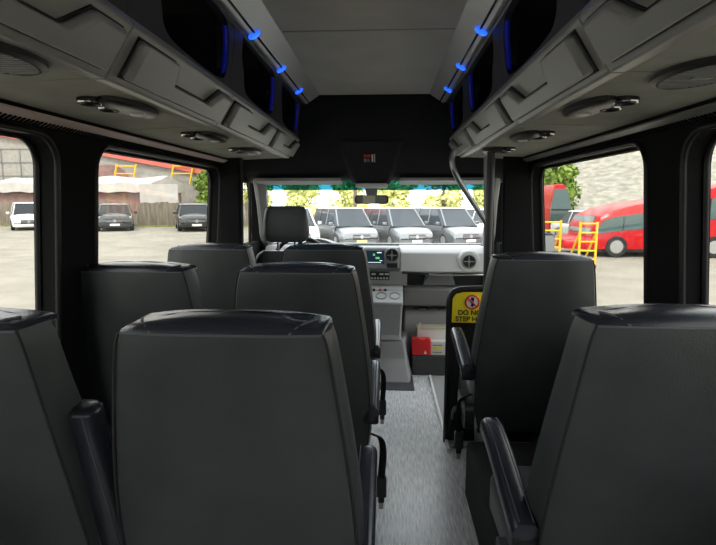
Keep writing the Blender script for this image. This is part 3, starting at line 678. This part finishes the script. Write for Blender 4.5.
for args in (((-3.95, 22.3), 20, 'carwhite', 'white van parked farthest left beyond the windscreen', 'van'),
             ((-1.72, 22.0), 24, 'cardark', 'dark grey van with yellow number plate behind the rear-view mirror', 'van'),
             ((.42, 22.1), 24, 'cardark', 'dark grey van parked ahead of the center of the windscreen', 'van'),
             ((2.55, 22.5), 24, 'cardark', 'dark grey van parked farthest right beyond the windscreen', 'van'),
             ((5.3, 24.5), 24, 'carwhite', 'white car parked behind the right windscreen pillar', 'suv')):
    _s = car(args[0], math.radians(args[1]), *args[2:], plate='plate' if 'yellow' in args[3] else None); _s.scale = (.86,) * 3

# coach, side-on, nose to the left, roof stepping up towards the rear
c = thing('coach', (11.5, 18.8, GZ), 'long red coach parked side-on beyond the right windows', 'coach')
def roofz(x):
    pts = [(6.1, -.04), (6.6, .02), (6.94, .08), (6.95, .45), (7.15, .78), (7.6, 1.0), (8.3, 1.17), (9.3, 1.32), (10.4, 1.62), (11.0, 1.80), (16.5, 1.85)]
    for (a, b), (p, q) in zip(pts, pts[1:]):
        if x <= p: return b + (q - b) * (x - a) / (p - a)
    return 1.85
xs = [6.1, 6.6, 6.94, 6.95, 7.05, 7.15, 7.4, 7.6, 8.0, 8.3, 8.8, 9.3, 9.9, 10.4, 11.0, 13.0, 15.0, 16.5]
rings = []
for x in xs:
    z1 = roofz(x); k = .2 if x < 6.2 else (.05 if x < 7.1 else 0)
    rings.append([(x, 17.5 + k, -.32), (x, 17.5 + k, z1 - .15), (x, 17.56 + k, z1 - .04), (x, 17.8, z1), (x, 19.6, z1), (x, 19.84 - k, z1 - .04), (x, 19.9 - k, z1 - .15), (x, 19.9 - k, -.32)])
link('body', MB().loft(rings), 'carred', c, sharp=30)
wp = [(7.0, .22), (7.25, .62), (7.6, .74), (8.3, .84), (9.3, .98), (10.4, 1.25), (11.0, 1.45), (16.3, 1.5), (16.3, .75), (11, .72), (9.3, .40), (7.9, .30), (7.1, .20)]
wb = link('window_band', MB().prism(wp, lambda u, v, d: (u, 17.5 + d, v), -.02, .02), 'coachglass', c)
for x in (7.9, 8.7, 9.6, 10.6, 11.7, 13.0, 14.4): link('window_bar', MB().box(x - .02, x + .02, 17.47, 17.49, .30 if x < 9 else .45, roofz(x) - .34), 'bpl', wb)
for x in (7.72, 10.85, 11.35, 15.0): wheel(None, (x, 17.6, GZ + .36), .36, c, 'y', .25)
link('side_locker', MB().box(8.3, 10.3, 17.485, 17.5, -.27, .12), 'carred', c, bevel=.01)
link('skirt', MB().box(7.1, 16.4, 17.6, 19.8, -.42, -.30), 'bpl', c)
link('windscreen', MB().prism([(17.7, .2), (19.7, .2), (19.6, .75), (17.8, .75)], lambda u, v, d: (6.96 + d + max(0, v - .45) * .6, u, v), -.06, .0), 'coachglass', c)
# tall coach seen from the front
c = thing('coach', (9.05, 28.2, GZ), 'tall coach with dark windscreen facing the bus, behind the yellow ladders', 'coach')
link('body', MB().loft([[(8.5 + k, 27.2 + k, z), (9.6 - k, 27.2 + k, z), (9.6 - k, 29.4, z), (8.5 + k, 29.4, z)] for z, k in ((-.3, 0), (.6, .02), (1.4, .12), (1.95, .24), (2.1, .34))]), 'carred', c, bevel=.06)
link('windscreen', MB().prism([(8.52, .05), (9.58, .05), (9.56, .95), (9.38, 1.86), (8.74, 1.86), (8.54, .95)], lambda u, v, d: (u, 27.14 + d + max(0, v - .6) * .16, v), -.03, .03), 'coachglass', c)
link('divider_bar', MB().box(8.55, 9.55, 27.10, 27.19, .78, .83), 'bpl', c)
for x in (8.7, 9.4): wheel(None, (x, 28.1, GZ + .4), .4, c)
link('headlamp', MB().box(8.6, 8.85, 27.13, 27.22, -.2, -.08).box(9.25, 9.5, 27.13, 27.22, -.2, -.08), 'lamp', c)
car((9.3, 23.2), math.radians(10), 'carsilver', 'silver car between the yellow ladders and the long coach', 'sedan')
# yellow rolling ladders
def ladder(x, y, w, h, label):
    c = thing('rolling_ladder', (x, y, GZ), label, 'ladder', None)
    for u in (0, w):
        link('upright', MB().tube([(x + u, y, GZ + .02), (x + u, y, GZ + h)], .035, 8), 'yel', c)
        link('rear_strut', MB().tube([(x + u, y + .9, GZ + .02), (x + u, y + .05, GZ + h * .75)], .03, 8), 'yel', c)
    for k in range(5):
        z = GZ + .25 + k * (h - .3) / 4.0
        link('rung', MB().tube([(x, y, z), (x + w, y, z)], .028, 6), 'yel', c)
    for u in (0, w): link('castor', MB().lathe([(.06, -.02), (.06, .02)], (x + u, y, GZ + .06), 'x', 12), 'rubber', c)
ladder(4.75, 15.6, .50, 1.30, 'yellow tubular rolling ladder nearest the wing mirror')
ladder(5.45, 14.6, .45, 1.30, 'yellow tubular rolling ladder to the right, before the red car')

# pale rubble mound behind the coach
random.seed(3)
mb = MB(); nx, ny = 40, 16; vs = []
for j in range(ny + 1):
    for i in range(nx + 1):
        u, v = i / nx, j / ny; x = 14.5 + 20 * u; y = 38 + 18 * v
        h = 7.8 * min(1, v * 1.6) ** .8 * min(1, (u * 1.15 + .52)) * (1 if u < .75 else 1 - (u - .75) * 2.0)
        vs.append((x, y, GZ - .05 + h + random.uniform(-.18, .18) * (v > 0)))
mb.add(vs, [(j * (nx + 1) + i, j * (nx + 1) + i + 1, (j + 1) * (nx + 1) + i + 1, (j + 1) * (nx + 1) + i) for j in range(ny) for i in range(nx)])
n0 = len(mb.v); mb.box(14.6, 34.4, 55.8, 56, GZ - .05, 2)
tag(link('rubble_mound', mb, 'mound', sharp=80), 'pale rubble mound rising behind the red coach', 'mound')

# board fence and tarped shed on the left
c = thing('board_fence', (-20, 36.5, GZ), 'weathered vertical board fence behind the parked cars on the left', 'fence')
fm = MB(); x = -42
while x < -8.2:
    h = 1.72 + random.uniform(-.05, .05); fm.box(x, x + .17, 36.5, 36.54, GZ, GZ + h); x += .19
b_ = link('boards', fm, 'fence', c); b_['kind'] = 'stuff'
for z in (.25, 1.25): link('rail', MB().box(-42, -8.3, 36.54, 36.62, GZ + z, GZ + z + .1), 'fence', c)
tag(link('grass_verge', MB().box(-60, 2, 35.95, 36.45, GZ - .02, GZ + .07), 'grass'), 'thin grassy verge at the foot of the board fence', 'grass')
c = thing('tarped_shed', (-24, 40, GZ), 'long low shed with brown canvas side and white tarp roof behind the fence', 'shed')
link('canvas_wall', MB().box(-31, -18.2, 40, 46, GZ, 1.9), 'brown', c)
link('tarp_roof', MB().loft([[(x, 39.6, 1.9 + .06 * math.sin(x * 3)), (x, 39.7, 2.6 + .08 * math.sin(x * 2.1)), (x, 43, 3.2 + .1 * math.sin(x * 1.3)), (x, 46.4, 2.6), (x, 46.4, 1.9)] for x in [-31.3 + k * .7 for k in range(20)]]), 'tarp', c, sharp=50)
link('tarp_drape', MB().loft([[(x, 39.50, 2.5), (x, 39.56, 2.5), (x, 39.56 + .06 * math.sin(x * 5), -.1 + .3 * abs(math.sin(x * 1.9))), (x, 39.48 + .06 * math.sin(x * 5), -.1 + .3 * abs(math.sin(x * 1.9)))] for x in [-18.9 + k * .25 for k in range(13)]]), 'tarp', c, sharp=60)
for x in (-27.5, -23.0): link('wall_post', MB().box(x - .06, x + .06, 39.93, 40.0, GZ, 1.95), 'redsteel', c)
link('red_rail', MB().tube([(-31.6, 39.9, .9), (-31.2, 39.9, 2.5)], .08, 6), 'redsteel', c)
c = thing('warehouse', (-30, 54, GZ), 'pale warehouse with red sloping roof edge far behind the fence', 'building')
link('wall', MB().box(-52, -17.5, 50, 62, GZ, 3.9).prism([(-52, 3.9), (-17.5, 3.9), (-26.6, 5.5), (-52, 10.3)], lambda u, v, d: (u, d, v), 50, 62), 'concrete', c)
link('roof_edge', MB().prism([(-52, 10.2), (-26.6, 5.4), (-16.8, 3.6), (-16.8, 4.3), (-26.6, 6.6), (-52, 11.6)], lambda u, v, d: (u, d, v), 49.6, 62.4), 'redsteel', c)
gl = MB()
for k in range(10): gl.box(-51 + k * 1.9, -50.9 + k * 1.9, 49.93, 49.99, GZ, 6.2)
for k in range(5): gl.box(-52, -33, 49.93, 49.99, 1.0 + k * 1.3, 1.08 + k * 1.3)
g_ = link('wall_grid', gl, 'gpl2', c)
link('arched_opening', MB().prism([(-27 + 2.2 * math.cos(a), 3.0 + 1.7 * math.sin(a)) for a in [PI * i / 12 for i in range(13)]], lambda u, v, d: (u, 49.9 + d, v), 0, .1), 'brown', c)
def rack(x, y, label):
    c = thing('yellow_frame', (x, y, 4), label, 'frame', None)
    for u in (0, 1.9): link('post', MB().tube([(x + u, y, 2.8), (x + u + .45, y, 4.7)], .08, 6), 'yel', c)
    for z in (3.8, 4.5): link('crossbar', MB().tube([(x + .25 * (z - 3), y, z), (x + 1.9 + .25 * (z - 3), y, z)], .06, 6), 'yel', c)
rack(-26.2, 49.4, 'yellow tubular frame on the warehouse wall, left one'); rack(-20.6, 49.4, 'yellow tubular frame on the warehouse wall, right one')
# utility pole outside, seen through windscreen
tag(link('utility_pole', MB().tube([(-1.9, 34, GZ), (-1.9, 34, 9)], .12, 8), 'bark'), 'thin brown utility pole beyond the windscreen', 'pole')

# trees
def tree(x, y, z0, h, r, m, label, seed, n=2200, group=None):
    random.seed(seed)
    c = thing('tree', (x, y, GZ), label, 'tree', group)
    link('trunk', MB().tube([(x, y, GZ), (x + .1, y, GZ + h * .4), (x, y, GZ + h * .75)], [.25, .18, .08], 8), 'bark', c)
    mb = MB(); blobs = [(x + random.uniform(-.6, .6) * r, y + random.uniform(-.5, .5) * r, GZ + z0 + (h - z0) * random.uniform(.12, .85), r * random.uniform(.38, .62)) for _ in range(12)]
    core = MB()
    for bx, by, bz, br in blobs:
        core.lathe([(br * .7 * math.sin(PI * k / 6) + .001, -br * .7 * math.cos(PI * k / 6)) for k in range(7)], (bx, by, bz), 'z', 8)
    for _ in range(n):
        bx, by, bz, br = random.choice(blobs)
        d = Vector((random.gauss(0, 1), random.gauss(0, 1), random.gauss(0, 1))).normalized() * br * random.uniform(.7, 1.1)
        p = Vector((bx, by, bz)) + d; a = Vector((random.gauss(0, 1), random.gauss(0, 1), random.gauss(0, 1))).normalized()
        b = a.cross(d.normalized() + Vector((.1, .2, .3))).normalized(); s = random.uniform(.12, .26)
        mb.add([p - a * s, p + b * s * .6, p + a * s, p - b * s * .6], [(0, 1, 2, 3)])
    cr = link('crown', mb, m, c, sharp=5); link('inner_foliage', core, m, cr, sharp=60)
tree(-16.1, 48.0, .8, 5.8, 1.7, 'leaf', 'round green tree beyond the fence, right edge of the left window', 11)
tg = 'trees beyond the windscreen'
for i, (x, y, h, r) in enumerate([(-11.4, 46, 5.3, 1.9), (-7.2, 45, 5.0, 1.9), (-3.2, 47, 5.6, 1.9), (1.0, 46, 5.0, 1.8), (4.9, 44, 5.6, 1.9), (8.9, 45, 5.4, 1.9)]):
    tree(x, y, .2, h, r, 'leafy', ['yellow-green tree farthest left beyond the windscreen', 'yellow-green tree above the white van', 'yellow-green tree left of the rear-view mirror', 'yellow-green tree right of the rear-view mirror',
         'tall yellow-green tree beyond the right half of the windscreen', 'yellow-green tree by the right windscreen pillar'][i], 20 + i, group=tg)
tree(11.5, 36, .8, 5.6, 1.7, 'leaf', 'green tree in the front corner of the right side window', 31)
tree(27.5, 32, 1.2, 8.0, 2.9, 'leafy', 'broad yellow-green tree above the coach in the nearest right window', 32, n=3500)
tree(35, 33, 1.2, 8.0, 2.9, 'leafy', 'yellow-green tree at the far right beyond the coach', 33, n=2500)
